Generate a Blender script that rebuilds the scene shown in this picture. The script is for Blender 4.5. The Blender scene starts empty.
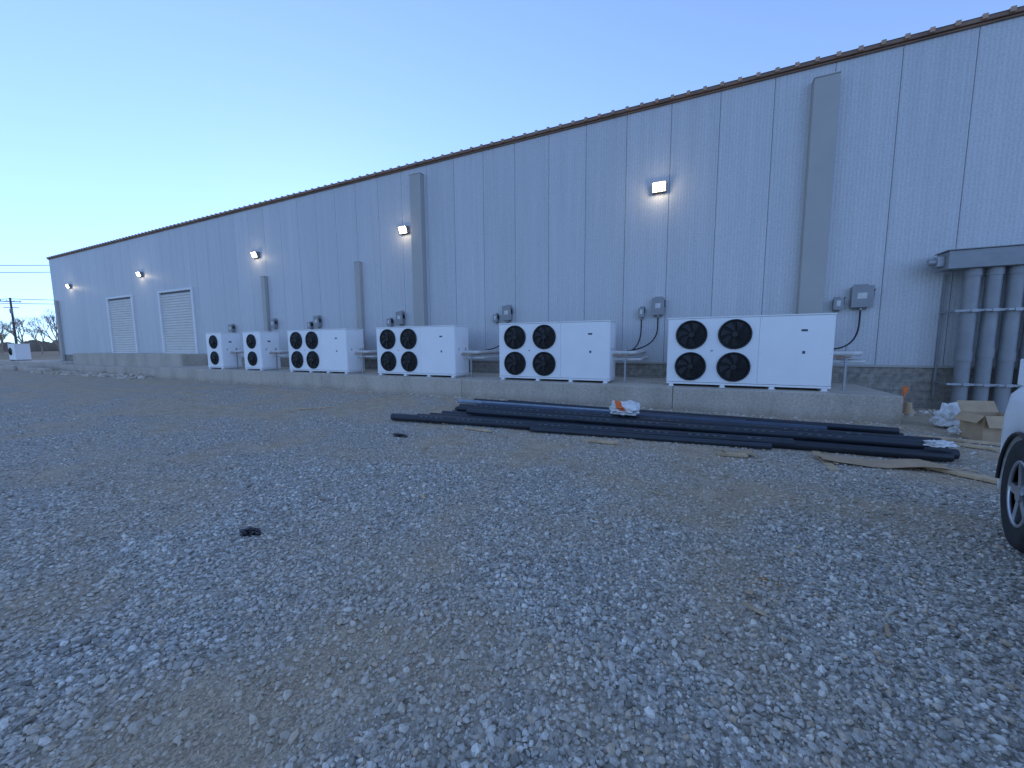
import bpy, math, random
import numpy as np
from mathutils import Vector, Matrix
random.seed(7); rng=np.random.default_rng(11)
R=math.radians
scene=bpy.context.scene
# ---------------------------------------------------------------- materials
def newmat(name):
    m=bpy.data.materials.new(name); m.use_nodes=True
    nt=m.node_tree; b=nt.nodes['Principled BSDF']
    return m,nt,b
def N(nt,t,**kw):
    n=nt.nodes.new(t)
    for k,v in kw.items(): setattr(n,k,v)
    return n
def mat(name,col,rough=.6,metal=0,var=.12,scale=3.0,bump=0.0,bscale=40,emit=0,ecol=None,spec=None,island=0):
    m,nt,b=newmat(name); L=nt.links
    b.inputs['Roughness'].default_value=rough; b.inputs['Metallic'].default_value=metal
    if spec is not None: b.inputs['Specular IOR Level'].default_value=spec
    geo=N(nt,'ShaderNodeNewGeometry'); tc=N(nt,'ShaderNodeTexCoord')
    no=N(nt,'ShaderNodeTexNoise'); no.inputs['Scale'].default_value=scale; no.inputs['Detail'].default_value=8; no.inputs['Roughness'].default_value=.62
    L.new(tc.outputs['Object'],no.inputs['Vector'])
    cr=N(nt,'ShaderNodeValToRGB')
    c0=[max(0,c*(1-var)) for c in col]+[1]; c1=[min(1,c*(1+var)) for c in col]+[1]
    cr.color_ramp.elements[0].position=.3; cr.color_ramp.elements[1].position=.7
    cr.color_ramp.elements[0].color=c0; cr.color_ramp.elements[1].color=c1
    L.new(no.outputs['Fac'],cr.inputs['Fac'])
    out=cr.outputs['Color']
    if island:
        mr=N(nt,'ShaderNodeMapRange'); mr.inputs['To Min'].default_value=1-island; mr.inputs['To Max'].default_value=1+island
        L.new(geo.outputs['Random Per Island'],mr.inputs['Value'])
        mx=N(nt,'ShaderNodeVectorMath',operation='SCALE'); L.new(out,mx.inputs[0]); L.new(mr.outputs['Result'],mx.inputs['Scale']); out=mx.outputs[0]
    L.new(out,b.inputs['Base Color'])
    if bump:
        n2=N(nt,'ShaderNodeTexNoise'); n2.inputs['Scale'].default_value=bscale; n2.inputs['Detail'].default_value=6
        L.new(tc.outputs['Object'],n2.inputs['Vector'])
        bp=N(nt,'ShaderNodeBump'); bp.inputs['Strength'].default_value=bump; bp.inputs['Distance'].default_value=.02
        L.new(n2.outputs['Fac'],bp.inputs['Height']); L.new(bp.outputs['Normal'],b.inputs['Normal'])
    if emit:
        b.inputs['Emission Color'].default_value=list(ecol or col)+[1]; b.inputs['Emission Strength'].default_value=emit
    return m
M_white=mat('white_powdercoat',(.82,.81,.79),.38,0,.035,1.3)
M_whiteP=mat('white_panel',(.85,.84,.82),.35,0,.03,1.5)
M_black=mat('black_plastic',(.010,.010,.011),.5,0,.3,6)
M_dark=mat('fan_interior',(.005,.005,.006),.7,0,.3,6)
M_blade=mat('fan_blade',(.010,.011,.012),.5,0,.2,6)
M_grey=mat('grey_box_paint',(.27,.27,.27),.5,.1,.08,4)
M_cond=mat('grey_conduit',(.255,.26,.265),.45,.1,.12,3)
M_rubber=mat('tyre_rubber',(.022,.022,.022),.8,0,.3,10,.2,60)
M_galv=mat('galvanised_steel',(.36,.37,.38),.5,.5,.15,6)
M_pil=mat('pilaster_trim',(.40,.38,.345),.55,.0,.05,1.2)
M_door=mat('rollup_door',(.65,.61,.55),.5,0,.05,2)
M_frame=mat('door_frame',(.74,.73,.71),.5,0,.05,2)
M_brown=mat('roof_trim_rust',(.23,.13,.08),.55,.1,.3,2)
M_brown2=mat('roof_rib_end',(.46,.28,.18),.5,.1,.25,3)
M_roof=mat('roof_sheet',(.4,.41,.42),.5,.4,.1,1)
M_wood=mat('raw_lumber',(.54,.39,.24),.8,0,.25,9,.3,60)
M_card=mat('cardboard',(.46,.32,.19),.85,0,.15,5,.1,30)
M_blackbag=mat('black_plastic_scrap',(.01,.01,.012),.35,0,.3,9)
M_pole=mat('weathered_pole',(.13,.10,.08),.9,0,.3,6,.3,40)
M_bark=mat('bare_bark',(.36,.27,.19),.9,0,.3,4)
M_wire=mat('cable_black',(.02,.02,.02),.6)
M_insul=mat('pipe_insulation',(.62,.60,.56),.7,0,.12,8)
M_copper=mat('copper_line',(.42,.24,.14),.4,.6,.2,8)
M_label=mat('label_dark',(.05,.06,.10),.5)
M_orange=mat('orange_plastic',(.75,.16,.03),.5,0,.15,8)
M_lamp=mat('lamp_lens',(1,.95,.85),.3,emit=16,ecol=(1,.86,.62))
M_bronze=mat('lamp_housing',(.22,.22,.22),.45,.3,.1,6)
def pipemat(name,c): return mat(name,c,.42,0,.25,7,island=.4)
M_pvc=pipemat('dark_pvc',(.022,.028,.038)); M_pvc2=pipemat('blue_grey_pvc',(.042,.060,.090)); M_pvc3=pipemat('pale_pvc',(.28,.34,.40))
def concrete(name,base,warm,dark,vs=1.0):
    m,nt,b=newmat(name);L=nt.links
    tc=N(nt,'ShaderNodeTexCoord'); n1=N(nt,'ShaderNodeTexNoise'); n1.inputs['Scale'].default_value=1.2*vs; n1.inputs['Detail'].default_value=10;n1.inputs['Roughness'].default_value=.7
    mp=N(nt,'ShaderNodeMapping'); mp.inputs['Scale'].default_value=(1,1,.35)
    L.new(tc.outputs['Object'],mp.inputs['Vector']);L.new(mp.outputs['Vector'],n1.inputs['Vector'])
    cr=N(nt,'ShaderNodeValToRGB'); e=cr.color_ramp.elements; e[0].position=.3;e[0].color=(*dark,1);e[1].position=.7;e[1].color=(*base,1)
    x=e.new(.5);x.color=(*warm,1)
    L.new(n1.outputs['Fac'],cr.inputs['Fac'])
    n2=N(nt,'ShaderNodeTexNoise'); n2.inputs['Scale'].default_value=26; n2.inputs['Detail'].default_value=8; L.new(tc.outputs['Object'],n2.inputs['Vector'])
    mr=N(nt,'ShaderNodeMapRange');mr.inputs['From Min'].default_value=.3;mr.inputs['From Max'].default_value=.7;mr.inputs['To Min'].default_value=.8;mr.inputs['To Max'].default_value=1.15
    L.new(n2.outputs['Fac'],mr.inputs['Value'])
    vm=N(nt,'ShaderNodeVectorMath',operation='SCALE');L.new(cr.outputs['Color'],vm.inputs[0]);L.new(mr.outputs['Result'],vm.inputs['Scale'])
    sp=N(nt,'ShaderNodeSeparateXYZ');L.new(tc.outputs['Object'],sp.inputs[0])
    ad=N(nt,'ShaderNodeMath',operation='MULTIPLY_ADD');ad.inputs[1].default_value=.35;L.new(n1.outputs['Fac'],ad.inputs[0]);L.new(sp.outputs['Z'],ad.inputs[2])
    m2=N(nt,'ShaderNodeMapRange');m2.inputs['From Min'].default_value=.15;m2.inputs['From Max'].default_value=.36;m2.inputs['To Min'].default_value=.5;m2.inputs['To Max'].default_value=0
    L.new(ad.outputs[0],m2.inputs['Value'])
    mx=N(nt,'ShaderNodeMix',data_type='RGBA');L.new(m2.outputs['Result'],mx.inputs[0]);L.new(vm.outputs[0],mx.inputs[6]);mx.inputs[7].default_value=(.32,.24,.16,1)
    L.new(mx.outputs[2],b.inputs['Base Color']);b.inputs['Roughness'].default_value=.9
    bp=N(nt,'ShaderNodeBump');bp.inputs['Strength'].default_value=.5;bp.inputs['Distance'].default_value=.01;L.new(n2.outputs['Fac'],bp.inputs['Height']);L.new(bp.outputs['Normal'],b.inputs['Normal'])
    return m
M_conc=concrete('slab_concrete',(.58,.50,.40),(.49,.42,.335),(.38,.325,.255))
def blockmat():
    m,nt,b=newmat('foundation_block');L=nt.links
    tc=N(nt,'ShaderNodeTexCoord');mp=N(nt,'ShaderNodeMapping');mp.inputs['Rotation'].default_value=(R(90),0,0)
    L.new(tc.outputs['Object'],mp.inputs['Vector'])
    br=N(nt,'ShaderNodeTexBrick');br.inputs['Scale'].default_value=1;br.inputs['Brick Width'].default_value=.4;br.inputs['Row Height'].default_value=.2;br.inputs['Mortar Size'].default_value=.008
    br.inputs['Color1'].default_value=(.27,.24,.20,1);br.inputs['Color2'].default_value=(.34,.30,.25,1);br.inputs['Mortar'].default_value=(.23,.205,.175,1)
    L.new(mp.outputs['Vector'],br.inputs['Vector'])
    n=N(nt,'ShaderNodeTexNoise');n.inputs['Scale'].default_value=9;n.inputs['Detail'].default_value=8;L.new(tc.outputs['Object'],n.inputs['Vector'])
    mr=N(nt,'ShaderNodeMapRange');mr.inputs['From Min'].default_value=.3;mr.inputs['From Max'].default_value=.7;mr.inputs['To Min'].default_value=.7;mr.inputs['To Max'].default_value=1.25;L.new(n.outputs['Fac'],mr.inputs['Value'])
    vm=N(nt,'ShaderNodeVectorMath',operation='SCALE');L.new(br.outputs['Color'],vm.inputs[0]);L.new(mr.outputs['Result'],vm.inputs['Scale'])
    L.new(vm.outputs[0],b.inputs['Base Color']);b.inputs['Roughness'].default_value=.92
    bp=N(nt,'ShaderNodeBump');bp.inputs['Strength'].default_value=.6;bp.inputs['Distance'].default_value=.02;L.new(n.outputs['Fac'],bp.inputs['Height']);L.new(bp.outputs['Normal'],b.inputs['Normal'])
    return m
M_block=blockmat()
def wallmat():
    m,nt,b=newmat('insulated_metal_panel');L=nt.links
    geo=N(nt,'ShaderNodeNewGeometry');tc=N(nt,'ShaderNodeTexCoord')
    sp=N(nt,'ShaderNodeSeparateXYZ');L.new(tc.outputs['Object'],sp.inputs[0])
    mu=N(nt,'ShaderNodeMath',operation='MULTIPLY');mu.inputs[1].default_value=2*math.pi/.0763;L.new(sp.outputs['X'],mu.inputs[0])
    si=N(nt,'ShaderNodeMath',operation='SINE');L.new(mu.outputs[0],si.inputs[0])
    mp=N(nt,'ShaderNodeMapping');mp.inputs['Scale'].default_value=(6,1,.25);L.new(tc.outputs['Object'],mp.inputs['Vector'])
    n=N(nt,'ShaderNodeTexNoise');n.inputs['Scale'].default_value=1.1;n.inputs['Detail'].default_value=8;n.inputs['Roughness'].default_value=.6;L.new(mp.outputs['Vector'],n.inputs['Vector'])
    n3=N(nt,'ShaderNodeTexNoise');n3.inputs['Scale'].default_value=38;n3.inputs['Detail'].default_value=3;L.new(tc.outputs['Object'],n3.inputs['Vector'])
    mr=N(nt,'ShaderNodeMapRange');mr.inputs['From Min'].default_value=.3;mr.inputs['From Max'].default_value=.7;mr.inputs['To Min'].default_value=.94;mr.inputs['To Max'].default_value=1.05;L.new(n.outputs['Fac'],mr.inputs['Value'])
    m2=N(nt,'ShaderNodeMapRange');m2.inputs['To Min'].default_value=.95;m2.inputs['To Max'].default_value=1.03;L.new(geo.outputs['Random Per Island'],m2.inputs['Value'])
    m3=N(nt,'ShaderNodeMapRange');m3.inputs['From Min'].default_value=-1;m3.inputs['To Min'].default_value=.94;m3.inputs['To Max'].default_value=1.03;L.new(si.outputs[0],m3.inputs['Value'])
    m4=N(nt,'ShaderNodeMapRange');m4.inputs['From Min'].default_value=.25;m4.inputs['From Max'].default_value=.75;m4.inputs['To Min'].default_value=.82;m4.inputs['To Max'].default_value=1.18;L.new(n3.outputs['Fac'],m4.inputs['Value'])
    a=N(nt,'ShaderNodeMath',operation='MULTIPLY');L.new(mr.outputs['Result'],a.inputs[0]);L.new(m2.outputs['Result'],a.inputs[1])
    a2=N(nt,'ShaderNodeMath',operation='MULTIPLY');L.new(a.outputs[0],a2.inputs[0]);L.new(m3.outputs['Result'],a2.inputs[1])
    a3=N(nt,'ShaderNodeMath',operation='MULTIPLY');L.new(a2.outputs[0],a3.inputs[0]);L.new(m4.outputs['Result'],a3.inputs[1])
    vm=N(nt,'ShaderNodeVectorMath',operation='SCALE');vm.inputs[0].default_value=(.535,.535,.53);L.new(a3.outputs[0],vm.inputs['Scale'])
    L.new(vm.outputs[0],b.inputs['Base Color']);b.inputs['Roughness'].default_value=.5;b.inputs['Metallic'].default_value=.0
    bp=N(nt,'ShaderNodeBump');bp.inputs['Strength'].default_value=.25;bp.inputs['Distance'].default_value=.004
    L.new(si.outputs[0],bp.inputs['Height']);L.new(bp.outputs['Normal'],b.inputs['Normal'])
    return m
M_wall=wallmat()
M_seam=mat('panel_joint',(.21,.215,.225),.8)
def stonemat():
    m,nt,b=newmat('crushed_stone');L=nt.links
    geo=N(nt,'ShaderNodeNewGeometry')
    cr=N(nt,'ShaderNodeValToRGB');e=cr.color_ramp.elements
    e[0].position=0;e[0].color=(.20,.18,.15,1);e[1].position=1;e[1].color=(.84,.77,.66,1)
    for p,c in ((.12,(.34,.31,.26)),(.35,(.49,.45,.385)),(.5,(.44,.42,.385)),(.62,(.61,.56,.48)),(.74,(.53,.40,.27)),(.8,(.61,.575,.51)),(.93,(.72,.665,.57))):
        x=e.new(p);x.color=(*c,1)
    L.new(geo.outputs['Random Per Island'],cr.inputs['Fac'])
    n=N(nt,'ShaderNodeTexNoise');n.inputs['Scale'].default_value=90;n.inputs['Detail'].default_value=5;L.new(geo.outputs['Position'],n.inputs['Vector'])
    mr=N(nt,'ShaderNodeMapRange');mr.inputs['From Min'].default_value=.3;mr.inputs['From Max'].default_value=.7;mr.inputs['To Min'].default_value=.8;mr.inputs['To Max'].default_value=1.2;L.new(n.outputs['Fac'],mr.inputs['Value'])
    vm=N(nt,'ShaderNodeVectorMath',operation='SCALE');L.new(cr.outputs['Color'],vm.inputs[0]);L.new(mr.outputs['Result'],vm.inputs['Scale'])
    at=N(nt,'ShaderNodeAttribute');at.attribute_name='dirt'
    f=N(nt,'ShaderNodeMath',operation='MULTIPLY');f.inputs[1].default_value=.65;L.new(at.outputs['Fac'],f.inputs[0])
    mx=N(nt,'ShaderNodeMix',data_type='RGBA');L.new(f.outputs[0],mx.inputs[0]);L.new(vm.outputs[0],mx.inputs[6]);mx.inputs[7].default_value=(.55,.42,.28,1)
    L.new(mx.outputs[2],b.inputs['Base Color']);b.inputs['Roughness'].default_value=.85
    return m
M_stone=stonemat()
def groundmat():
    m,nt,b=newmat('gravel_ground');L=nt.links
    geo=N(nt,'ShaderNodeNewGeometry')
    def vor(scale):
        v=N(nt,'ShaderNodeTexVoronoi');v.inputs['Scale'].default_value=scale;L.new(geo.outputs['Position'],v.inputs['Vector']);return v
    v1=vor(34);v2=vor(75)
    def ramp(src):
        cr=N(nt,'ShaderNodeValToRGB');e=cr.color_ramp.elements
        e[0].position=.05;e[0].color=(.19,.17,.14,1);e[1].position=.97;e[1].color=(.78,.71,.60,1)
        for p,c in ((.3,(.38,.345,.29)),(.6,(.49,.445,.375)),(.8,(.60,.54,.455))):
            x=e.new(p);x.color=(*c,1)
        s=N(nt,'ShaderNodeSeparateColor');L.new(src,s.inputs[0]);L.new(s.outputs[0],cr.inputs['Fac']);return cr.outputs['Color']
    c1=ramp(v1.outputs['Color']);c2=ramp(v2.outputs['Color'])
    n=N(nt,'ShaderNodeTexNoise');n.inputs['Scale'].default_value=7;n.inputs['Detail'].default_value=6;L.new(geo.outputs['Position'],n.inputs['Vector'])
    mr=N(nt,'ShaderNodeMapRange');mr.inputs['From Min'].default_value=.4;mr.inputs['From Max'].default_value=.6;L.new(n.outputs['Fac'],mr.inputs['Value'])
    mx=N(nt,'ShaderNodeMix',data_type='RGBA');L.new(mr.outputs['Result'],mx.inputs[0]);L.new(c1,mx.inputs[6]);L.new(c2,mx.inputs[7])
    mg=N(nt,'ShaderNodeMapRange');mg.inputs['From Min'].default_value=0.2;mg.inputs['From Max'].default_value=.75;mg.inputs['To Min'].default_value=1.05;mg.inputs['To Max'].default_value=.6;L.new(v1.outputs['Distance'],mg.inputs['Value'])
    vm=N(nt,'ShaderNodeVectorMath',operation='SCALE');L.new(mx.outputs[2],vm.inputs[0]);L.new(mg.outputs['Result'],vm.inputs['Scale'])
    n2=N(nt,'ShaderNodeTexNoise');n2.inputs['Scale'].default_value=3.2;n2.inputs['Detail'].default_value=10;n2.inputs['Roughness'].default_value=.7;L.new(geo.outputs['Position'],n2.inputs['Vector'])
    cd=N(nt,'ShaderNodeValToRGB');e=cd.color_ramp.elements;e[0].position=.3;e[0].color=(.36,.255,.16,1);e[1].position=.7;e[1].color=(.56,.44,.305,1);L.new(n2.outputs['Fac'],cd.inputs['Fac'])
    at=N(nt,'ShaderNodeAttribute');at.attribute_name='dirt'
    n4=N(nt,'ShaderNodeTexNoise');n4.inputs['Scale'].default_value=22;n4.inputs['Detail'].default_value=6;L.new(geo.outputs['Position'],n4.inputs['Vector'])
    ad=N(nt,'ShaderNodeMath',operation='ADD');L.new(at.outputs['Fac'],ad.inputs[0]);L.new(n4.outputs['Fac'],ad.inputs[1])
    md=N(nt,'ShaderNodeMapRange');md.inputs['From Min'].default_value=.72;md.inputs['From Max'].default_value=1.25;L.new(ad.outputs[0],md.inputs['Value'])
    md.inputs['To Min'].default_value=.12;md.inputs['To Max'].default_value=.88
    vg=N(nt,'ShaderNodeTexVoronoi');vg.inputs['Scale'].default_value=120;L.new(geo.outputs['Position'],vg.inputs['Vector'])
    sg=N(nt,'ShaderNodeSeparateColor');L.new(vg.outputs['Color'],sg.inputs[0])
    gg=N(nt,'ShaderNodeMapRange');gg.inputs['To Min'].default_value=.6;gg.inputs['To Max'].default_value=1.4;L.new(sg.outputs[1],gg.inputs['Value'])
    cg2=N(nt,'ShaderNodeVectorMath',operation='SCALE');L.new(cd.outputs['Color'],cg2.inputs[0]);L.new(gg.outputs['Result'],cg2.inputs['Scale'])
    m3=N(nt,'ShaderNodeMix',data_type='RGBA');L.new(md.outputs['Result'],m3.inputs[0]);L.new(vm.outputs[0],m3.inputs[6]);L.new(cg2.outputs[0],m3.inputs[7])
    at2=N(nt,'ShaderNodeAttribute');at2.attribute_name='clay'
    m4=N(nt,'ShaderNodeMath',operation='MULTIPLY');L.new(at2.outputs['Fac'],m4.inputs[0]);L.new(n4.outputs['Fac'],m4.inputs[1])
    m5=N(nt,'ShaderNodeMapRange');m5.inputs['From Min'].default_value=.2;m5.inputs['From Max'].default_value=.42;L.new(m4.outputs[0],m5.inputs['Value'])
    m6=N(nt,'ShaderNodeMix',data_type='RGBA');L.new(m5.outputs['Result'],m6.inputs[0]);L.new(m3.outputs[2],m6.inputs[6]);m6.inputs[7].default_value=(.40,.21,.08,1)
    at3=N(nt,'ShaderNodeAttribute');at3.attribute_name='grass'
    ng=N(nt,'ShaderNodeTexNoise');ng.inputs['Scale'].default_value=.15;ng.inputs['Detail'].default_value=10;L.new(geo.outputs['Position'],ng.inputs['Vector'])
    cg=N(nt,'ShaderNodeValToRGB');e=cg.color_ramp.elements;e[0].position=.35;e[0].color=(.20,.14,.08,1);e[1].position=.65;e[1].color=(.38,.28,.17,1);L.new(ng.outputs['Fac'],cg.inputs['Fac'])
    m7=N(nt,'ShaderNodeMix',data_type='RGBA');L.new(at3.outputs['Fac'],m7.inputs[0]);L.new(m6.outputs[2],m7.inputs[6]);L.new(cg.outputs['Color'],m7.inputs[7])
    L.new(m7.outputs[2],b.inputs['Base Color']);b.inputs['Roughness'].default_value=.95;b.inputs['Specular IOR Level'].default_value=.3
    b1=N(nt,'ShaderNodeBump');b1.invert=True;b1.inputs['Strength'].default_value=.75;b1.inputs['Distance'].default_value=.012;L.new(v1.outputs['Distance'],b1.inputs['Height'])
    b2=N(nt,'ShaderNodeBump');b2.inputs['Strength'].default_value=.6;b2.inputs['Distance'].default_value=.014;L.new(n4.outputs['Fac'],b2.inputs['Height']);L.new(b1.outputs['Normal'],b2.inputs['Normal'])
    L.new(b2.outputs['Normal'],b.inputs['Normal'])
    return m
M_ground=groundmat()
# ---------------------------------------------------------------- mesh builder
class MB:
    def __init__(s): s.v=[];s.f=[];s.m=[];s.s=[]
    def add(s,vs,fs,m=0,sm=False):
        o=len(s.v); s.v+= [tuple(v) for v in vs]
        for f in fs: s.f.append(tuple(i+o for i in f)); s.m.append(m); s.s.append(sm)
    def box(s,x0,x1,y0,y1,z0,z1,m=0):
        s.add([(x0,y0,z0),(x1,y0,z0),(x1,y1,z0),(x0,y1,z0),(x0,y0,z1),(x1,y0,z1),(x1,y1,z1),(x0,y1,z1)],
              [(0,3,2,1),(4,5,6,7),(0,1,5,4),(1,2,6,5),(2,3,7,6),(3,0,4,7)],m)
    def obox(s,M,x0,x1,y0,y1,z0,z1,m=0):
        vs=[M@Vector(p) for p in [(x0,y0,z0),(x1,y0,z0),(x1,y1,z0),(x0,y1,z0),(x0,y0,z1),(x1,y0,z1),(x1,y1,z1),(x0,y1,z1)]]
        s.add(vs,[(0,3,2,1),(4,5,6,7),(0,1,5,4),(1,2,6,5),(2,3,7,6),(3,0,4,7)],m)
    def cyl(s,p0,p1,r0,r1=None,n=12,m=0,caps=True,mc=None):
        if r1 is None:r1=r0
        p0=Vector(p0);p1=Vector(p1);d=(p1-p0).normalized()
        a=d.orthogonal().normalized();b=d.cross(a)
        vs=[]
        for p,r in((p0,r0),(p1,r1)):
            for i in range(n):
                t=2*math.pi*i/n; vs.append(p+a*math.cos(t)*r+b*math.sin(t)*r)
        s.add(vs,[(i,(i+1)%n,n+(i+1)%n,n+i) for i in range(n)],m,True)
        if caps:
            s.add(vs[:n],[tuple(range(n))[::-1]],m if mc is None else mc); s.add(vs[n:],[tuple(range(n))],m if mc is None else mc)
    def hollow(s,p0,p1,r,n=14,m=0,mi=1):
        p0=Vector(p0);p1=Vector(p1);d=(p1-p0).normalized();a=d.orthogonal().normalized();b=d.cross(a);ri=r*.88
        ring=lambda p,rr:[p+a*math.cos(2*math.pi*i/n)*rr+b*math.sin(2*math.pi*i/n)*rr for i in range(n)]
        A=ring(p0,r);B=ring(p1,r);C=ring(p0,ri);D=ring(p1,ri);E=ring(p0+d*.25,ri);F=ring(p1-d*.25,ri)
        q=[(i,(i+1)%n,n+(i+1)%n,n+i) for i in range(n)]
        s.add(A+B,q,m,True);s.add(C+A,q,m);s.add(B+D,q,m);s.add(E+C,q,mi,True);s.add(D+F,q,mi,True)
        s.add(E,[tuple(range(n))],mi);s.add(F,[tuple(range(n))[::-1]],mi)
    def tube(s,pts,r,n=8,m=0):
        pts=[Vector(p) for p in pts];vs=[];k=len(pts);prev=None
        for j,p in enumerate(pts):
            d=(pts[min(j+1,k-1)]-pts[max(j-1,0)]).normalized()
            a=(prev-d*prev.dot(d)) if prev is not None else d.orthogonal()
            a.normalize();prev=a;b=d.cross(a)
            rr=r[j] if isinstance(r,(list,tuple)) else r
            for i in range(n):
                t=2*math.pi*i/n;vs.append(p+a*math.cos(t)*rr+b*math.sin(t)*rr)
        fs=[(j*n+i,j*n+(i+1)%n,(j+1)*n+(i+1)%n,(j+1)*n+i) for j in range(k-1) for i in range(n)]
        s.add(vs,fs,m,True);s.add(vs[:n],[tuple(range(n))[::-1]],m);s.add(vs[-n:],[tuple(range(n))],m)
    def build(s,name,mats,parent=None,loc=(0,0,0),rot=(0,0,0),bevel=0,seg=2):
        me=bpy.data.meshes.new(name);me.from_pydata(s.v,[],s.f)
        for x in mats: me.materials.append(x)
        me.polygons.foreach_set('material_index',s.m);me.polygons.foreach_set('use_smooth',s.s);me.update()
        return obj(name,me,parent,loc,rot,bevel,seg)
def obj(name,me,parent=None,loc=(0,0,0),rot=(0,0,0),bevel=0,seg=2):
    o=bpy.data.objects.new(name,me);scene.collection.objects.link(o);o.location=loc;o.rotation_euler=rot
    if parent: o.parent=parent
    if bevel:
        b=o.modifiers.new('bevel','BEVEL');b.width=bevel;b.segments=seg;b.limit_method='ANGLE';b.angle_limit=R(40)
    return o
def empty(name,loc=(0,0,0),rot=(0,0,0)):
    o=bpy.data.objects.new(name,None);scene.collection.objects.link(o);o.location=loc;o.rotation_euler=rot;o.empty_display_size=.3;return o
def arc(p0,p1,p2,n=10):
    p0,p1,p2=Vector(p0),Vector(p1),Vector(p2)
    return [p0*(1-t)**2+p1*2*t*(1-t)+p2*t*t for t in [i/n for i in range(n+1)]]
# ---------------------------------------------------------------- noise (numpy)
_tab=rng.random((256,256))
def vn(x,y):
    xi=np.floor(x).astype(int);yi=np.floor(y).astype(int);fx=x-xi;fy=y-yi
    fx=fx*fx*(3-2*fx);fy=fy*fy*(3-2*fy)
    g=lambda a,b:_tab[a&255,b&255]
    return (g(xi,yi)*(1-fx)+g(xi+1,yi)*fx)*(1-fy)+(g(xi,yi+1)*(1-fx)+g(xi+1,yi+1)*fx)*fy
def fbm(x,y,o=5):
    s=0;a=.5;t=0
    for i in range(o):
        s=s+a*vn(x+17.3*i,y+5.1*i);t+=a;a*=.55;x=x*2.03;y=y*2.03
    return s/t
def dirtf(x,y):
    d=(fbm(x*1.1+3,y*1.3+9)-.5)*1.9+.20
    wob=(fbm(x*.6+40,y*.6)-.5)*1.2
    d=d+.36*np.exp(-((x+1.9+wob)/.42)**2)*(y<6.5)
    d=d+.32*np.exp(-((x-.35+wob*.7)/.35)**2)*np.clip((y-1.4)/.6,0,1)*(y<6.5)
    d=d+.28*np.clip((y-3.6)/2.5,0,1)
    d=d+.12*np.clip((-x-3)/6,0,1)
    d=d-.30*np.exp(-((x-.7)**2+(y-1.1)**2)/1.4)
    d=d+.4*np.clip((y-9.0)/1.2,0,1)
    return np.clip(d,0,1)
def hf(x,y):
    h=(fbm(x*.35+50,y*.35+20,3)-.5)*.07
    dist=np.hypot(x+4,y-5);h=h*np.clip(1-(dist-25)/20,0,1)
    return h
# ---------------------------------------------------------------- ground
def axis(lo,hi,step,far):
    c=list(np.arange(lo,hi+1e-6,step));s=step;a=lo
    L_=[];
    while a>-far: s*=1.22;a-=s;L_.append(a)
    s=step;a=hi;R_=[]
    while a<far: s*=1.22;a+=s;R_.append(a)
    return np.array(L_[::-1]+c+R_)
gx=axis(-14,9,.1,2500);gy=axis(-2,12,.1,2500)
X,Y=np.meshgrid(gx,gy);Z=hf(X,Y)
nx,ny=len(gx),len(gy)
co=np.stack([X,Y,Z],-1).reshape(-1,3).astype(np.float32)
idx=np.arange(nx*ny).reshape(ny,nx)
q=np.stack([idx[:-1,:-1],idx[:-1,1:],idx[1:,1:],idx[1:,:-1]],-1).reshape(-1,4)
def npmesh(name,co,faces,k,mats,attrs={},smooth=False):
    me=bpy.data.meshes.new(name);nf=len(faces)
    me.vertices.add(len(co));me.vertices.foreach_set('co',co.astype(np.float32).ravel())
    me.loops.add(nf*k);me.loops.foreach_set('vertex_index',faces.astype(np.int32).ravel())
    me.polygons.add(nf);me.polygons.foreach_set('loop_start',np.arange(0,nf*k,k,dtype=np.int32))
    try: me.polygons.foreach_set('loop_total',np.full(nf,k,dtype=np.int32))
    except Exception: pass
    me.polygons.foreach_set('use_smooth',np.full(nf,smooth))
    for n_,a in attrs.items():
        at=me.attributes.new(n_,'FLOAT','POINT');at.data.foreach_set('value',a.astype(np.float32).ravel())
    for x in mats: me.materials.append(x)
    me.update(calc_edges=True);me.validate();return me
clay=np.exp(-(((X-.50)/.16)**2+((Y-2.88)/.13)**2))+.8*np.exp(-(((X-.78)/.10)**2+((Y-2.62)/.07)**2))+.7*np.exp(-(((X-.62)/.08)**2+((Y-2.35)/.07)**2))
grass=np.clip((np.hypot(X+10,Y-5)-62)/12,0,1)
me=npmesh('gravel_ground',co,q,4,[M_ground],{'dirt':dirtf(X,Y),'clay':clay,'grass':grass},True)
obj('gravel_ground',me)
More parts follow.
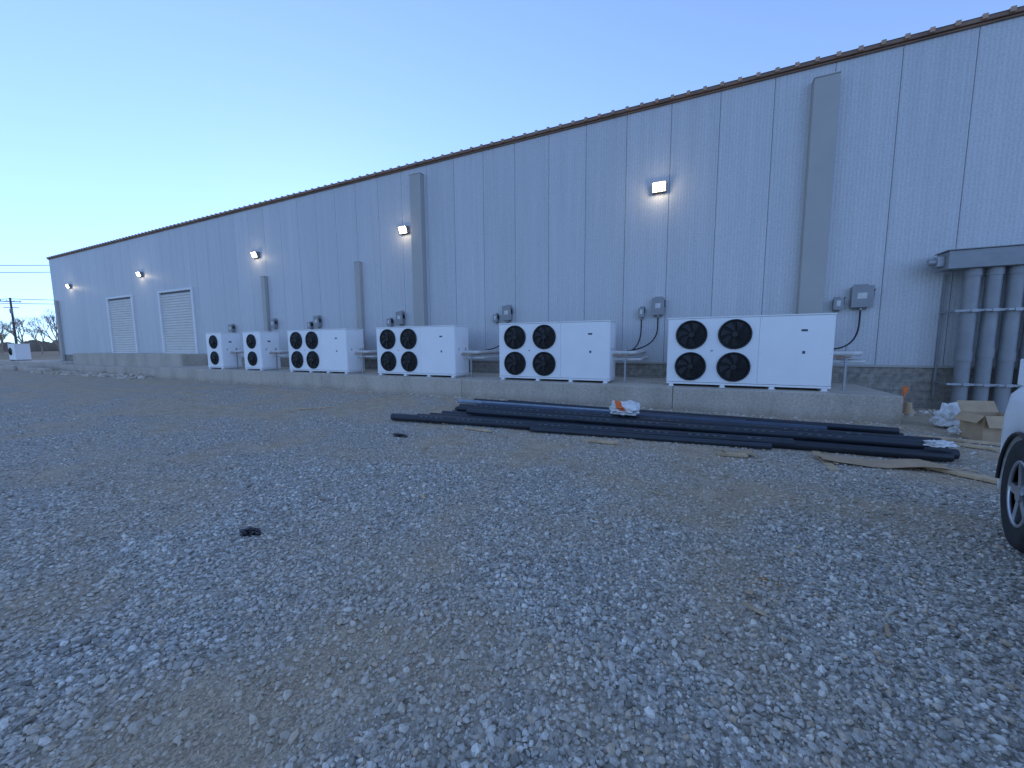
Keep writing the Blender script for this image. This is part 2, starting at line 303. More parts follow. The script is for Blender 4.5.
# ---------------------------------------------------------------- loose gravel as one mesh
YAW=R(25.2);fw=np.array([-math.sin(YAW),math.cos(YAW)])
CAM=np.array([0.,0.])
def ico(sub):
    import bmesh
    bm=bmesh.new();bmesh.ops.create_icosphere(bm,subdivisions=sub,radius=1)
    v=np.array([x.co[:] for x in bm.verts]);f=np.array([[l.index for l in p.verts] for p in bm.faces]);bm.free();return v,f
def stones(px,py,rad,sub,variants=12,sink=.25):
    bv,bf=ico(sub) if sub else (np.array([[1,0,0],[-1,0,0],[0,1,0],[0,-1,0],[0,0,1],[0,0,-1.]]),np.array([[0,2,4],[2,1,4],[1,3,4],[3,0,4],[2,0,5],[1,2,5],[3,1,5],[0,3,5]]))
    n=len(px);nv=len(bv)
    vs=[]
    for k in range(variants):
        v=bv.copy()
        for _ in range(7):
            d=rng.normal(size=3);d/=np.linalg.norm(d);t=rng.uniform(.5,.82)
            pr=v@d;v=v-np.outer(np.maximum(pr-t,0),d)
        v=v*rng.uniform(.93,1.07,(nv,1));vs.append(v)
    vs=np.array(vs);ch=rng.integers(0,variants,n);V=vs[ch]
    V=V*np.stack([rng.uniform(.85,1.35,n),rng.uniform(.7,1.05,n),rng.uniform(.5,.85,n)],-1)[:,None,:]*rad[:,None,None]
    def rot(V,ax,ang):
        c=np.cos(ang)[:,None];s_=np.sin(ang)[:,None];i,j=[(1,2),(2,0),(0,1)][ax]
        a=V[:,:,i]*c-V[:,:,j]*s_;b=V[:,:,i]*s_+V[:,:,j]*c;V=V.copy();V[:,:,i]=a;V[:,:,j]=b;return V
    V=rot(V,0,rng.normal(0,.4,n));V=rot(V,1,rng.normal(0,.4,n));V=rot(V,2,rng.uniform(0,6.28,n))
    V[:,:,0]+=px[:,None];V[:,:,1]+=py[:,None];V[:,:,2]+=(hf(px,py)+rad*rng.uniform(-.25,.4,n))[:,None]
    F=bf[None]+(np.arange(n)*nv)[:,None,None]
    d=np.repeat(dirtf(px,py),nv)
    return V.reshape(-1,3),F.reshape(-1,3),d
apex=CAM-fw*1.6
def sample(r0,r1,dens,p):
    A=.5*2.2*((r1+1.6)**2);cnt=int(A*dens*1.0)
    th=rng.uniform(-1.1,1.1,cnt);rr=np.sqrt(rng.uniform(0,1,cnt))*(r1+1.6)
    base=math.atan2(fw[1],fw[0]);x=apex[0]+rr*np.cos(base+th);y=apex[1]+rr*np.sin(base+th)
    d=np.hypot(x-CAM[0],y-CAM[1])
    keep=(d>=r0)&(d<r1)&(y<9.75)
    pr=np.where(d<3.2,1,(3.2/np.maximum(d,.1))**p)
    di=dirtf(x,y)
    pr=pr*(1-.76*np.clip((di-.3)/.6,0,1))
    keep&=rng.random(cnt)<pr
    return x[keep],y[keep],d[keep]
parts=[];off=0
def push(t):
    global off
    v,f,d=t;parts.append((v,f+off,d));off+=len(v)
x,y,d=sample(0,3.0,3700,1.5);push(stones(x,y,np.clip(rng.lognormal(math.log(.0112),.42,len(x)),.0045,.029),1))
x,y,d=sample(3.0,6.5,2900,1.2);push(stones(x,y,np.clip(rng.lognormal(math.log(.0125),.36,len(x)),.006,.029),1))
x,y,d=sample(6.5,17,1900,1.5);push(stones(x,y,np.clip(rng.lognormal(math.log(.015),.3,len(x)),.008,.030),0))
co=np.concatenate([p[0] for p in parts]);fa=np.concatenate([p[1] for p in parts]);da=np.concatenate([p[2] for p in parts])
obj('loose_gravel',npmesh('loose_gravel',co,fa,3,[M_stone],{'dirt':da}))
# ---------------------------------------------------------------- warehouse
WY=12.4;WX0=-45.2;WX1=24;ZT=8.33
bld=empty('warehouse_building',(0,0,0))
w=MB();seam0=.42;pw=1.22
k0=math.floor((WX0-seam0)/pw);xs=[WX0]+[seam0+pw*k for k in range(k0+1,math.ceil((WX1-seam0)/pw))]+[WX1]
doors=[(-36.3,-32.8),(-29.5,-25.8)];DZ0,DZ1=1.22,4.78
for a,b in zip(xs[:-1],xs[1:]):
    a+=.006;b-=.006
    segs=[(a,b,1.0,ZT)]
    for d0,d1 in doors:
        ns=[]
        for s0,s1,z0,z1 in segs:
            if s1<=d0 or s0>=d1 or z0>1.01: ns.append((s0,s1,z0,z1));continue
            if s0<d0: ns.append((s0,d0,z0,z1))
            if s1>d1: ns.append((d1,s1,z0,z1))
            ns.append((max(s0,d0),min(s1,d1),DZ1,z1))
        segs=ns
    for s in segs: w.box(s[0],s[1],WY,WY+.08,s[2],s[3])
w.build('wall_panels',[M_wall],bld,bevel=.004,seg=1)
b=MB();b.box(WX0+.03,WX1-.03,WY+.082,WY+.3,1.0,ZT-.02,0);b.box(WX0+.03,WX1-.03,WY+.014,WY+.0815,4.95,ZT-.02,0)
for a,c in ((WX0+.03,-36.4),(-32.7,-29.6),(-25.7,WX1-.03)): b.box(a,c,WY+.014,WY+.0815,1.02,4.945,0)
b.build('wall_backing',[M_seam],bld)
b=MB();b.box(WX0,WX1,WY+.02,WY+.35,-.2,.995);b.build('foundation',[M_block],bld)
b=MB();b.box(WX0-.0,WX1,WY-.03,WY+.018,.965,1.02);b.build('base_flashing',[M_pil],bld)
b=MB()
b.box(WX0-.08,WX0-.002,WY,WY+45,0,ZT);b.box(WX1+.002,WX1+.08,WY,WY+45,0,ZT);b.box(WX0,WX1,WY+45,WY+45.1,0,ZT)
b.build('end_walls',[M_wall],bld)
b=MB();zr=ZT+.09
b.add([(WX0-.2,WY-.10,zr),(WX1+.2,WY-.10,zr),(WX1+.2,WY+22.5,zr+1.2),(WX0-.2,WY+22.5,zr+1.2),(WX0-.2,WY+45.2,zr),(WX1+.2,WY+45.2,zr)],[(0,1,2,3),(3,2,5,4)])
b.build('roof',[M_roof],bld)
b=MB();b.box(WX0-.12,WX1+.12,WY-.09,WY+.1,ZT+.0,ZT+.085,0)
b.box(WX0-.12,WX1+.12,WY-.045,WY-.003,ZT-.05,ZT-.004,0)
x=WX0
while x<WX1:
    b.box(x,x+.09,WY-.125,WY+.3,ZT+.02,ZT+.125,1); x+=.407
b.build('eave_trim',[M_brown,M_brown2],bld,bevel=.006,seg=1)
for d0,d1 in doors:
    b=MB();n=22;hh=(DZ1-.12-DZ0)/n
    for i in range(n):
        z=DZ0+i*hh
        b.add([(d0+.13,WY+.055,z),(d1-.13,WY+.055,z),(d1-.13,WY+.02,z+hh*.3),(d0+.13,WY+.02,z+hh*.3),(d1-.13,WY+.02,z+hh*.75),(d0+.13,WY+.02,z+hh*.75),(d1-.13,WY+.055,z+hh),(d0+.13,WY+.055,z+hh)],[(0,1,2,3),(3,2,4,5),(5,4,6,7)])
    b.box(d0+.1,d1-.1,WY+.062,WY+.078,DZ0,DZ1-.1)
    b.build('rollup_door',[M_door],bld)
    b=MB();b.box(d0-.05,d0+.12,WY-.06,WY+.07,DZ0,DZ1);b.box(d1-.12,d1+.05,WY-.06,WY+.07,DZ0,DZ1);b.box(d0-.05,d1+.05,WY-.063,WY+.073,DZ1+.002,DZ1+.12)
    b.box(d0-.05,d1+.05,WY-.05,WY+.08,DZ0-.2,DZ0-.003)
    b.build('door_frame',[M_frame],bld,bevel=.008,seg=1)
    b=MB()
    for xx in (d0+.35,d1-.6): b.box(xx,xx+.25,WY-.2,WY-.055,DZ0-.45,DZ0-.06)
    b.build('dock_bumpers',[M_rubber],bld,bevel=.01)
for xc,wd,dp,z0,z1 in ((2.66,.50,.22,1.04,7.92),(-9.72,.50,.22,1.04,7.95),(-12.95,.28,.16,1.04,5.05),(-19.25,.28,.16,1.04,4.95),(-44.6,.3,.16,.2,5.1)):
    b=MB();b.box(xc-wd/2,xc+wd/2,WY-dp,WY-.004,z0,z1)
    b.box(xc-wd/2-.012,xc+wd/2+.012,WY-dp-.012,WY-.002,z1+.001,z1+.03)
    b.build('wall_chase',[M_pil],bld,bevel=.008)
# ---------------------------------------------------------------- slabs
b=MB();SH=.54
jt=[-24.5,-18.6,-12.4,-6.3,-.4,3.7]
for a,c in zip(jt[:-1],jt[1:]): b.box(a+.004,c-.004,9.8,WY-.0,-.2,SH)
sl=b.build('concrete_slab',[M_conc],bevel=.02,seg=2)
b=MB();b.box(-38.2,-24.52,11.0,WY-.05,-.2,1.16);b.box(-38.2,-24.52,10.2,10.996,-.2,.42);b.build('loading_dock',[M_conc],bevel=.025)
b=MB();b.box(-52,-38.3,10.6,WY-.05,-.2,.5);b.build('equipment_pad',[M_conc],bevel=.025)
b=MB()
for i in range(9):
    a=-53+i*1.9;M=Matrix.Translation((a,9.1+random.uniform(-.2,.2)+i*.03,.0))@Matrix.Rotation(random.uniform(-.08,.08),4,'Z')
    b.obox(M,0,1.75,0,.35,-.1,.28+random.uniform(-.05,.06))
b.build('barrier_block_row',[M_conc],bevel=.03)
# ---------------------------------------------------------------- condensing units
def fan_mesh(r):
    b=MB();n=40
    def ringpts(rad,y): return [(rad*math.cos(2*math.pi*i/n),y,rad*math.sin(2*math.pi*i/n)) for i in range(n)]
    prof=[(r*1.06,0),(r*1.06,-.03),(r*1.0,-.045),(r*.94,-.03),(r*.92,-.004)]
    vs=[];
    for pr in prof: vs+=ringpts(*pr)
    b.add(vs,[(j*n+i,j*n+(i+1)%n,(j+1)*n+(i+1)%n,(j+1)*n+i) for j in range(len(prof)-1) for i in range(n)],0,True)
    b.add(ringpts(r*.925,-.004),[tuple(range(n))],1)
    for k in range(7):
        t0=2*math.pi*k/7;vs=[]
        for i in range(5):
            rr=r*(.22+.68*i/4);sw=.35*i/4
            for s_,yy in((0,-.008),(.52,-.03)):
                t=t0+sw+s_;vs.append((rr*math.cos(t),yy,rr*math.sin(t)))
        b.add(vs,[(2*i,2*i+1,2*i+3,2*i+2) for i in range(4)],2,True)
    b.cyl((0,-.004,0),(0,-.045,0),r*.24,r*.2,20,0)
    for kk in range(7):
        rad=r*(.3+.1*kk);y=-.075+.03*(kk/6)**2
        b.tube([(rad*math.cos(2*math.pi*i/28),y,rad*math.sin(2*math.pi*i/28)) for i in range(29)],.0022,4,0)
    for i in range(8):
        t=2*math.pi*i/8+.2;b.tube([(r*.22*math.cos(t),-.075,r*.22*math.sin(t)),(r*.7*math.cos(t),-.068,r*.7*math.sin(t)),(r*.98*math.cos(t),-.044,r*.98*math.sin(t))],.003,4,0)
    me=bpy.data.meshes.new('fan');me.from_pydata(b.v,[],b.f)
    for m_ in(M_black,M_dark,M_blade):me.materials.append(m_)
    me.polygons.foreach_set('material_index',b.m);me.polygons.foreach_set('use_smooth',b.s);me.update();return me
FAN=fan_mesh(.322);FAN2=fan_mesh(.29)
def unit(xl,W,big=True,dx=0):
    H=1.65;D=.82;yf=10.17
    e=empty('condensing_unit',(xl,yf,SH))
    b=MB();b.box(0,W,.012,D-.012,.11,H-.03);b.build('cabinet',[M_white],e,bevel=.006)
    b=MB();b.box(-.015,W+.015,-.012,D+.012,H-.028,H);b.box(.0,W,-.004,D,.06,.105);b.build('top_and_base_rail',[M_white],e,bevel=.006)
    b=MB()
    for fx in ([.06,W*.36,W*.66,W-.16] if big else [.06,W-.16]):
        b.box(fx,fx+.10,.0,D,.012,.058);b.box(fx-.02,fx+.12,-.02,.09,0,.011);b.box(fx-.02,fx+.12,D-.09,D+.02,0,.011)
    b.build('feet',[M_white],e,bevel=.004)
    b=MB();g=.0025
    cols=[(0.012,1.9),(1.9,W-.012)] if big else [(0.012,W-.012)]
    for i,(a,c) in enumerate(cols):
        b.box(a+g,c-g,-.003,.0118,.115,H-.035)
    b.build('front_panels',[M_whiteP],e,bevel=.002,seg=1)
    b=MB()
    b.box(W-.0125,W+.003,.03,D*.5-g,.13,H-.06);b.box(W-.0125,W+.003,D*.5+g,D-.03,.13,H-.06)
    b.box(-.003,.0125,.03,D-.03,.13,H-.06)
    b.build('side_panels',[M_whiteP],e,bevel=.003,seg=1)
    b=MB();b.box(.05,W-.05,D-.0115,D+.006,.16,H-.1);b.build('rear_coil',[M_grey],e)
    fx=[.52,1.42] if big else [W*.5]
    for X_ in fx:
        for Z_ in ((.49,1.24) if big else (.50,1.23)):
            f=obj('fan',FAN if big else FAN2,e,(X_,-.004,Z_),(0,random.uniform(0,6),0))
    b=MB()
    if big:
        b.box(2.66,2.77,-.0065,-.0035,1.28,1.325);b.box(2.70,2.75,-.0065,-.0035,.80,.86)
        for zz in (.15,.8,1.58): b.cyl((1.93,-.0032,zz),(1.93,-.008,zz),.006,n=8,m=1);b.cyl((W-.04,-.0032,zz),(W-.04,-.008,zz),.006,n=8,m=1)
        b.box(.94,.99,-.0065,-.0035,.85,.87)
    else:
        b.box(W+.0035,W+.0065,.3,.42,1.2,1.26)
    for yy in (.2,.6):
        b.box(W+.0035,W+.016,yy,yy+.03,.85,.93,1)
    b.build('labels_and_latches',[M_label,M_grey],e)
    b=MB()
    for k,(z,yy,rr) in enumerate(((.80,.42,.05),(.62,.5,.032))):
        b.tube([(W-.02,yy,z),(W+.35+.1*k,yy,z)]+arc((W+.45+.1*k,yy,z),(W+.6+.1*k,yy,z),(W+.6+.1*k,yy+.18,z),5)+[(W+.6+.1*k,WY-yf,z)],rr,10,0)
    b.tube([(W-.02,.34,.72),(W+.25,.34,.72)]+arc((W+.3,.34,.72),(W+.42,.34,.72),(W+.42,.5,.72),5)+[(W+.42,WY-yf,.72)],.014,8,2)
    b.box(W+.31,W+.35,.40,.44,.0,.95,1);b.box(W+.28,W+.38,.37,.47,.0,.012,1)
    b.build('refrigerant_lines',[M_insul,M_galv,M_copper],e)
    return e
for xl in (-.57,-5.2,-9.99,-14.68): unit(xl,3.24,True)
for xl in (-17.62,-20.42): unit(xl,1.2,False)
e=empty('condensing_unit',(-50.6,11.0,.5))
b=MB();b.box(0,1.5,0,.8,.08,1.35);b.box(-.02,1.52,-.02,.82,1.352,1.38);b.build('cabinet',[M_white],e,bevel=.01)
b=MB();b.box(.05,.15,0,.8,0,.078);b.box(1.35,1.45,0,.8,0,.078);b.build('feet',[M_galv],e)
obj('fan',FAN2,e,(.5,-.003,.75));
# ---------------------------------------------------------------- electrical boxes
def ebox(x,z,W_,H_,style=0,drop=None):
    e=empty('electrical_disconnect_box',(x,WY,z))
    b=MB();b.box(-W_/2,W_/2,-.17,-.03,-H_/2,H_/2);b.box(-W_/2-.01,W_/2+.01,-.185,-.1705,-H_/2-.01,H_/2+.01);b.box(-W_*.35,W_*.35,-.03,-.001,-H_/2-.06,H_/2+.06)
    b.build('enclosure',[M_grey],e,bevel=.008)
    b=MB();b.box(W_/2+.002,W_/2+.03,-.14,-.06,-.02,.12);b.cyl((W_/2+.016,-.1,.1),(W_/2+.016,-.2,.16),.012,n=8)
    b.box(-W_*.25,W_*.2,-.1885,-.186,-.05,.09,1)
    b.build('handle_and_label',[M_black,M_insul],e)
    if drop:
        b=MB();tx,ty,tz=drop
        pts=[(0,-.1,-H_/2),(0,-.1,-H_/2-.3)]+arc((0,-.1,-H_/2-.35),(0,-.1,tz),(tx,ty,tz),12)
        b.tube(pts,.019,10,0);b.cyl((0,-.1,-H_/2+.0),(0,-.1,-H_/2-.07),.03,n=10,m=1)
        b.build('flex_conduit',[M_black,M_galv],e)
ebox(3.68,2.68,.40,.50,0,(-.95,-1.75,-1.25));ebox(3.23,2.52,.18,.26)
ebox(-.98,2.66,.32,.48,0,(-.95,-1.6,-1.3));ebox(-1.45,2.5,.15,.26,0,(-.4,-1.4,-1.2))
ebox(-5.95,2.66,.32,.48,0,(-.5,-1.6,-1.3));ebox(-6.4,2.5,.15,.25)
ebox(-10.75,2.66,.32,.48);ebox(-11.3,2.5,.2,.28)
ebox(-15.6,2.66,.32,.48);ebox(-16.1,2.5,.2,.28);ebox(-18.7,2.66,.3,.42);ebox(-22.2,2.5,.3,.4)
# ---------------------------------------------------------------- wall lamps
for x in (-1.06,-10.42,-19.75,-31.3,-41.9):
    e=empty('wall_light',(x,WY,6.05))
    b=MB();vs=[(-.2,-.0,-.13),(.2,0,-.13),(.2,0,.15),(-.2,0,.15),(-.2,-.12,-.15),(.2,-.12,-.15),(.2,-.21,.12),(-.2,-.21,.12)]
    b.add(vs,[(0,1,2,3),(4,7,6,5),(0,4,5,1),(1,5,6,2),(2,6,7,3),(3,7,4,0)]);b.build('housing',[M_bronze],e,bevel=.012)
    b=MB();dn=Vector((0,-.27,-.09)).normalized()*.006
    vs=[Vector(v)+dn for v in ((-.165,-.127,-.125),(.165,-.127,-.125),(.165,-.203,.095),(-.165,-.203,.095))];b.add(vs,[(0,1,2,3)]);b.build('lens',[M_lamp],e)
    ld=bpy.data.lights.new('lamp_glow','POINT');ld.energy=9;ld.color=(1,.85,.62);ld.shadow_soft_size=.08
    lo=bpy.data.objects.new('lamp_glow',ld);scene.collection.objects.link(lo);lo.parent=e;lo.location=(0,-.32,-.06)
# ---------------------------------------------------------------- conduit riser bank at right
e=empty('conduit_riser_bank',(0,0,0))
b=MB();b.box(4.92,9.6,11.72,12.2,3.14,3.52);b.box(4.88,9.62,11.69,12.23,3.522,3.545);b.build('header_trough',[M_cond],e,bevel=.015)
b=MB();b.box(4.80,4.918,11.85,12.08,3.22,3.44);b.cyl((4.80,11.96,3.33),(4.68,11.96,3.33),.07,n=14);b.build('end_fitting',[M_galv],e,bevel=.01)
b=MB()
for i in range(13):
    x=5.42+.325*i; b.cyl((x,11.95,-.1),(x,11.95,3.139),.122,n=22); b.cyl((x,11.95,2.98),(x,11.95,3.137),.138,n=22);b.cyl((x,11.95,1.15+.07*(i%2)),(x,11.95,1.36+.07*(i%2)),.134,n=22)
b.build('conduits',[M_cond],e)
b=MB()
for z in (.62,2.22):
    b.box(5.12,9.5,11.76,11.81,z,z+.045)
    for i in range(13):
        x=5.42+.325*i; b.cyl((x+.16,11.755,z+.02),(x+.16,11.70,z+.02),.012,n=6)
        b.box(x-.05,x+.05,11.745,11.759,z-.01,z+.055)
b.build('strut_channels',[M_galv],e)
b=MB();b.box(5.14,5.18,12.34,12.39,.3,3.1);b.box(5.14,5.18,11.815,12.338,2.22,2.26);b.box(5.14,5.18,11.815,12.338,.62,.66);b.build('strut_posts',[M_cond],e)
# ---------------------------------------------------------------- pipe pile
e=empty('plastic_pipe_stack',(0,0,0))
b=MB();mts=[M_pvc,M_dark,M_pvc2,M_pvc3]
def gz(x,y): return float(hf(np.array([x]),np.array([y]))[0])
def pipe(xa,ya,xb,yb,r,lvl=0,m=0,za=None):
    z=r+.012+lvl
    b.hollow((xa,ya,gz(xa,ya)+z),(xb,yb,gz(xb,yb)+z),r,16,m,1)
pipe(-5.68,6.15,1.40,6.85,.075)
pipe(-5.2,6.38,3.15,6.97,.07)
pipe(-5.05,6.62,2.1,7.06,.065)
pipe(-4.9,6.86,3.30,7.18,.07)
pipe(-4.8,7.1,2.5,7.32,.06)
pipe(-4.9,7.38,3.25,7.45,.07)
pipe(-4.9,7.62,2.2,7.62,.055,0,2)
pipe(-5.0,7.85,3.45,7.76,.065)
pipe(-4.6,8.1,2.6,7.95,.06)
pipe(-4.9,8.4,3.1,8.15,.065)
pipe(-5.1,8.65,1.2,8.38,.05,0,2)
pipe(-5.3,8.9,2.7,8.60,.06)
pipe(-4.4,9.12,1.6,8.80,.05)
pipe(-2.6,6.30,1.1,6.64,.045,0,0)
pipe(-4.2,6.74,2.9,7.06,.06,.125);pipe(-4.6,6.98,1.3,7.22,.055,.125,0)
pipe(-4.7,7.25,3.2,7.36,.06,.125);pipe(-5.25,8.0,-1.5,7.93,.05,.12,3);pipe(-1.4,7.93,.9,7.88,.05,.12,2)
pipe(-4.0,8.24,3.0,8.03,.055,.12);pipe(-4.4,7.72,2.0,7.68,.05,.125,2)
b.build('pipes',mts,e)
b=MB()
for x in (-3.6,-.9,1.6):
    b.obox(Matrix.Translation((x,5.98,-.02))@Matrix.Rotation(random.uniform(-.05,.05),4,'Z'),0,.10,-.1,2.9,0,.038)
b.build('timber_bearers',[M_wood],e,bevel=.003)
b=MB()
def pl(xa,ya,xb,yb,r,lvl,t0,t1):
    for k in range(int((t1-t0)*60)):
        t=t0+(t1-t0)*k/max(1,int((t1-t0)*60));p=Vector((xa,ya,gz(xa,ya)+r+.012+lvl)).lerp(Vector((xb,yb,gz(xb,yb)+r+.012+lvl)),t)
        if k%7<5: b.box(p.x,p.x+.05,p.y-r*.74,p.y-r*.70,p.z+r*.70,p.z+r*.74)
pl(-5.68,6.15,1.40,6.85,.075,0,.1,.95);pl(-4.7,7.25,3.2,7.36,.06,.125,.05,.9);pl(-4.2,6.74,2.9,7.06,.06,.125,.1,.9)
b.build('printed_lettering',[M_insul],e)
def blob(name,loc,sc,mats,seed=0,amp=.35,sub=4,mask=None):
    v,f=ico(sub);r=np.random.default_rng(seed);V=v.copy()
    for k in range(26):
        d=r.normal(size=3);d/=np.linalg.norm(d);w_=r.uniform(2,9);V+=v*(amp/5)*np.abs(np.sin(w_*(v@d)+r.uniform(0,6)))[:,None]*r.choice([-1,1])
    V*=np.array(sc);V[:,2]=np.maximum(V[:,2],-sc[2]*.55)
    me=npmesh(name,V,f,3,mats)
    if mask is not None:
        c=v[f].mean(1);me.polygons.foreach_set('material_index',mask(c).astype(np.int32))
    o=obj(name,me,None,loc);return o
M_bag=mat('plastic_bag',(.72,.70,.67),.35,0,.15,6)
blob('plastic_bag',(-1.10,7.25,.37),(.22,.17,.14),[M_bag,M_orange],3,.5,4,lambda c:((np.abs(c[:,0]+c[:,2]*.6)<.24)&(c[:,2]>.0)))
blob('black_debris_lump',(-3.34,1.86,gz(-3.34,1.86)+.02),(.075,.045,.025),[M_blackbag],5,.9,4)
blob('black_debris_lump',(-4.55,5.1,gz(-4.55,5.1)+.02),(.14,.06,.03),[M_blackbag],8,.9,4)
blob('white_plastic_wrap',(3.05,6.98,.22),(.12,.07,.05),[M_bag],15,.8,4)
blob('white_plastic_wrap',(4.35,9.75,.16),(.20,.18,.24),[M_bag],12,.6,4)
blob('white_plastic_wrap',(4.1,9.0,.08),(.13,.1,.09),[M_bag],21,.7,4)
def plank(name,x,y,l,wd,h,rot,m,tilt=0):
    b=MB();b.box(-l/2,l/2,-wd/2,wd/2,0,h);return b.build(name,[m],None,(x,y,gz(x,y)+.012),(tilt,0,rot),bevel=.003,seg=1)
def sheet(name,x,y,l,wd,rot,seed):
    b=MB();n=8;k=4;vs=[]
    for top in(0,1):
        for i in range(n+1):
            for j in range(k+1):
                u=i/n-.5;v=j/k-.5;vs.append((u*l*(1+.06*math.sin(j*2+seed)),v*wd*(1+.1*math.sin(i*1.7+seed)),.02+.035*abs(math.sin(i*.9+seed))*abs(u)*2+.02*abs(v)*2*math.cos(i)+top*.005))
    o=(n+1)*(k+1);fs=[]
    for i in range(n):
        for j in range(k):
            a=i*(k+1)+j;q=(a,a+k+1,a+k+2,a+1);fs.append(tuple(t+o for t in q));fs.append(q[::-1])
    rim=[i*(k+1) for i in range(n+1)]+[n*(k+1)+j for j in range(1,k+1)]+[i*(k+1)+k for i in range(n-1,-1,-1)]+[j for j in range(k-1,0,-1)]
    for a,c in zip(rim,rim[1:]+rim[:1]): fs.append((a,c,c+o,a+o))
    b.add(vs,fs);b.build(name,[M_card],None,(x,y,gz(x,y)+.01),(0,0,rot))
sheet('cardboard_sheet',2.25,6.42,1.35,.34,.12,2)
sheet('cardboard_sheet',.62,6.1,.42,.18,.1,5)
plank('wood_scrap',.55,6.02,.36,.10,.04,.15,M_wood);plank('wood_scrap',-1.25,5.98,.5,.10,.035,.05,M_wood)
plank('wood_scrap',-3.5,5.98,.6,.06,.03,-.1,M_wood)
plank('lumber_offcut',2.95,6.30,.75,.14,.04,-.75,M_wood);plank('lumber_offcut',3.8,8.1,.9,.10,.04,-.5,M_wood);plank('lumber_offcut',4.0,8.45,1.1,.09,.04,-.25,M_wood)
plank('wood_scrap',-8.6,6.6,.8,.05,.025,.9,M_wood)
b=MB();r=random.Random(21)
for i in range(130):
    if i<80: x=r.uniform(-6,4.4);y=r.uniform(5.6,9.4)
    else: x=r.uniform(-9,4);y=r.uniform(2.5,9)
    l=r.uniform(.015,.07);w_=r.uniform(.006,.02)
    M=Matrix.Translation((x,y,gz(x,y)+.022))@Matrix.Rotation(r.uniform(0,6.3),4,'Z')@Matrix.Rotation(r.uniform(-.3,.3),4,'Y')
    b.obox(M,-l,l,-w_,w_,0,.006,r.choice([0,0,1,2]))
b.build('scattered_litter',[M_wood,M_card,M_insul])
e=empty('cardboard_box',(4.42,8.85,gz(4.42,8.85)+.01),(0,0,.25))
b=MB();t=.006;Wb,Db,Hb=.52,.40,.42
b.box(-Wb/2,Wb/2,-Db/2,-Db/2+t,0,Hb);b.box(-Wb/2,Wb/2,Db/2-t,Db/2,0,Hb);b.box(-Wb/2,-Wb/2+t,-Db/2+t,Db/2-t,0,Hb);b.box(Wb/2-t,Wb/2,-Db/2+t,Db/2-t,0,Hb);b.box(-Wb/2+t,Wb/2-t,-Db/2+t,Db/2-t,0,t)
b.build('box_walls',[M_card],e)
b=MB()
b.obox(Matrix.Translation((0,-Db/2,Hb))@Matrix.Rotation(R(65),4,'X'),-Wb/2,Wb/2,-.2,0,0,t)
b.obox(Matrix.Translation((0,Db/2,Hb))@Matrix.Rotation(R(60),4,'X'),-Wb/2,Wb/2,0,.2,0,t)
b.obox(Matrix.Translation((-Wb/2,0,Hb))@Matrix.Rotation(R(-50),4,'Y'),-.16,0,-Db/2,Db/2,0,t)
b.obox(Matrix.Translation((Wb/2,0,Hb))@Matrix.Rotation(R(20),4,'Y'),0,.2,-Db/2,Db/2,0,t)
b.build('box_flaps',[M_card],e)
e=empty('orange_marker_stake',(4.2,11.2,0))
b=MB();b.cyl((0,0,-.05),(0.02,0,.62),.014,n=8,m=0);b.obox(Matrix.Translation((.02,0,.55)),-.03,.06,-.004,.004,-.09,.06,0);b.build('stake',[M_orange],e)
b=MB();b.cyl((.12,.02,0),(.12,.02,.03),.11,n=18);b.cyl((.12,.02,.03),(.12,.02,.26),.08,.05,n=18);b.build('pipe_stub',[M_card],e)
def rubble(name,x0,x1,y0,y1,n,rmin,rmax):
    px=rng.uniform(x0,x1,n);py=rng.uniform(y0,y1,n);r=rmin+(rmax-rmin)*rng.uniform(0,1,n)**2
    v,f,d=stones(px,py,r,1);obj(name,npmesh(name,v,f,3,[M_stone],{'dirt':np.full(len(v),.6)}))
rubble('rubble_pile',-38,-24.6,8.9,10.1,900,.03,.16)
rubble('rubble_pile',3.8,9.5,11.0,12.35,600,.02,.08)
rubble('rubble_pile',-24.4,3.7,9.5,9.8,1600,.01,.045)
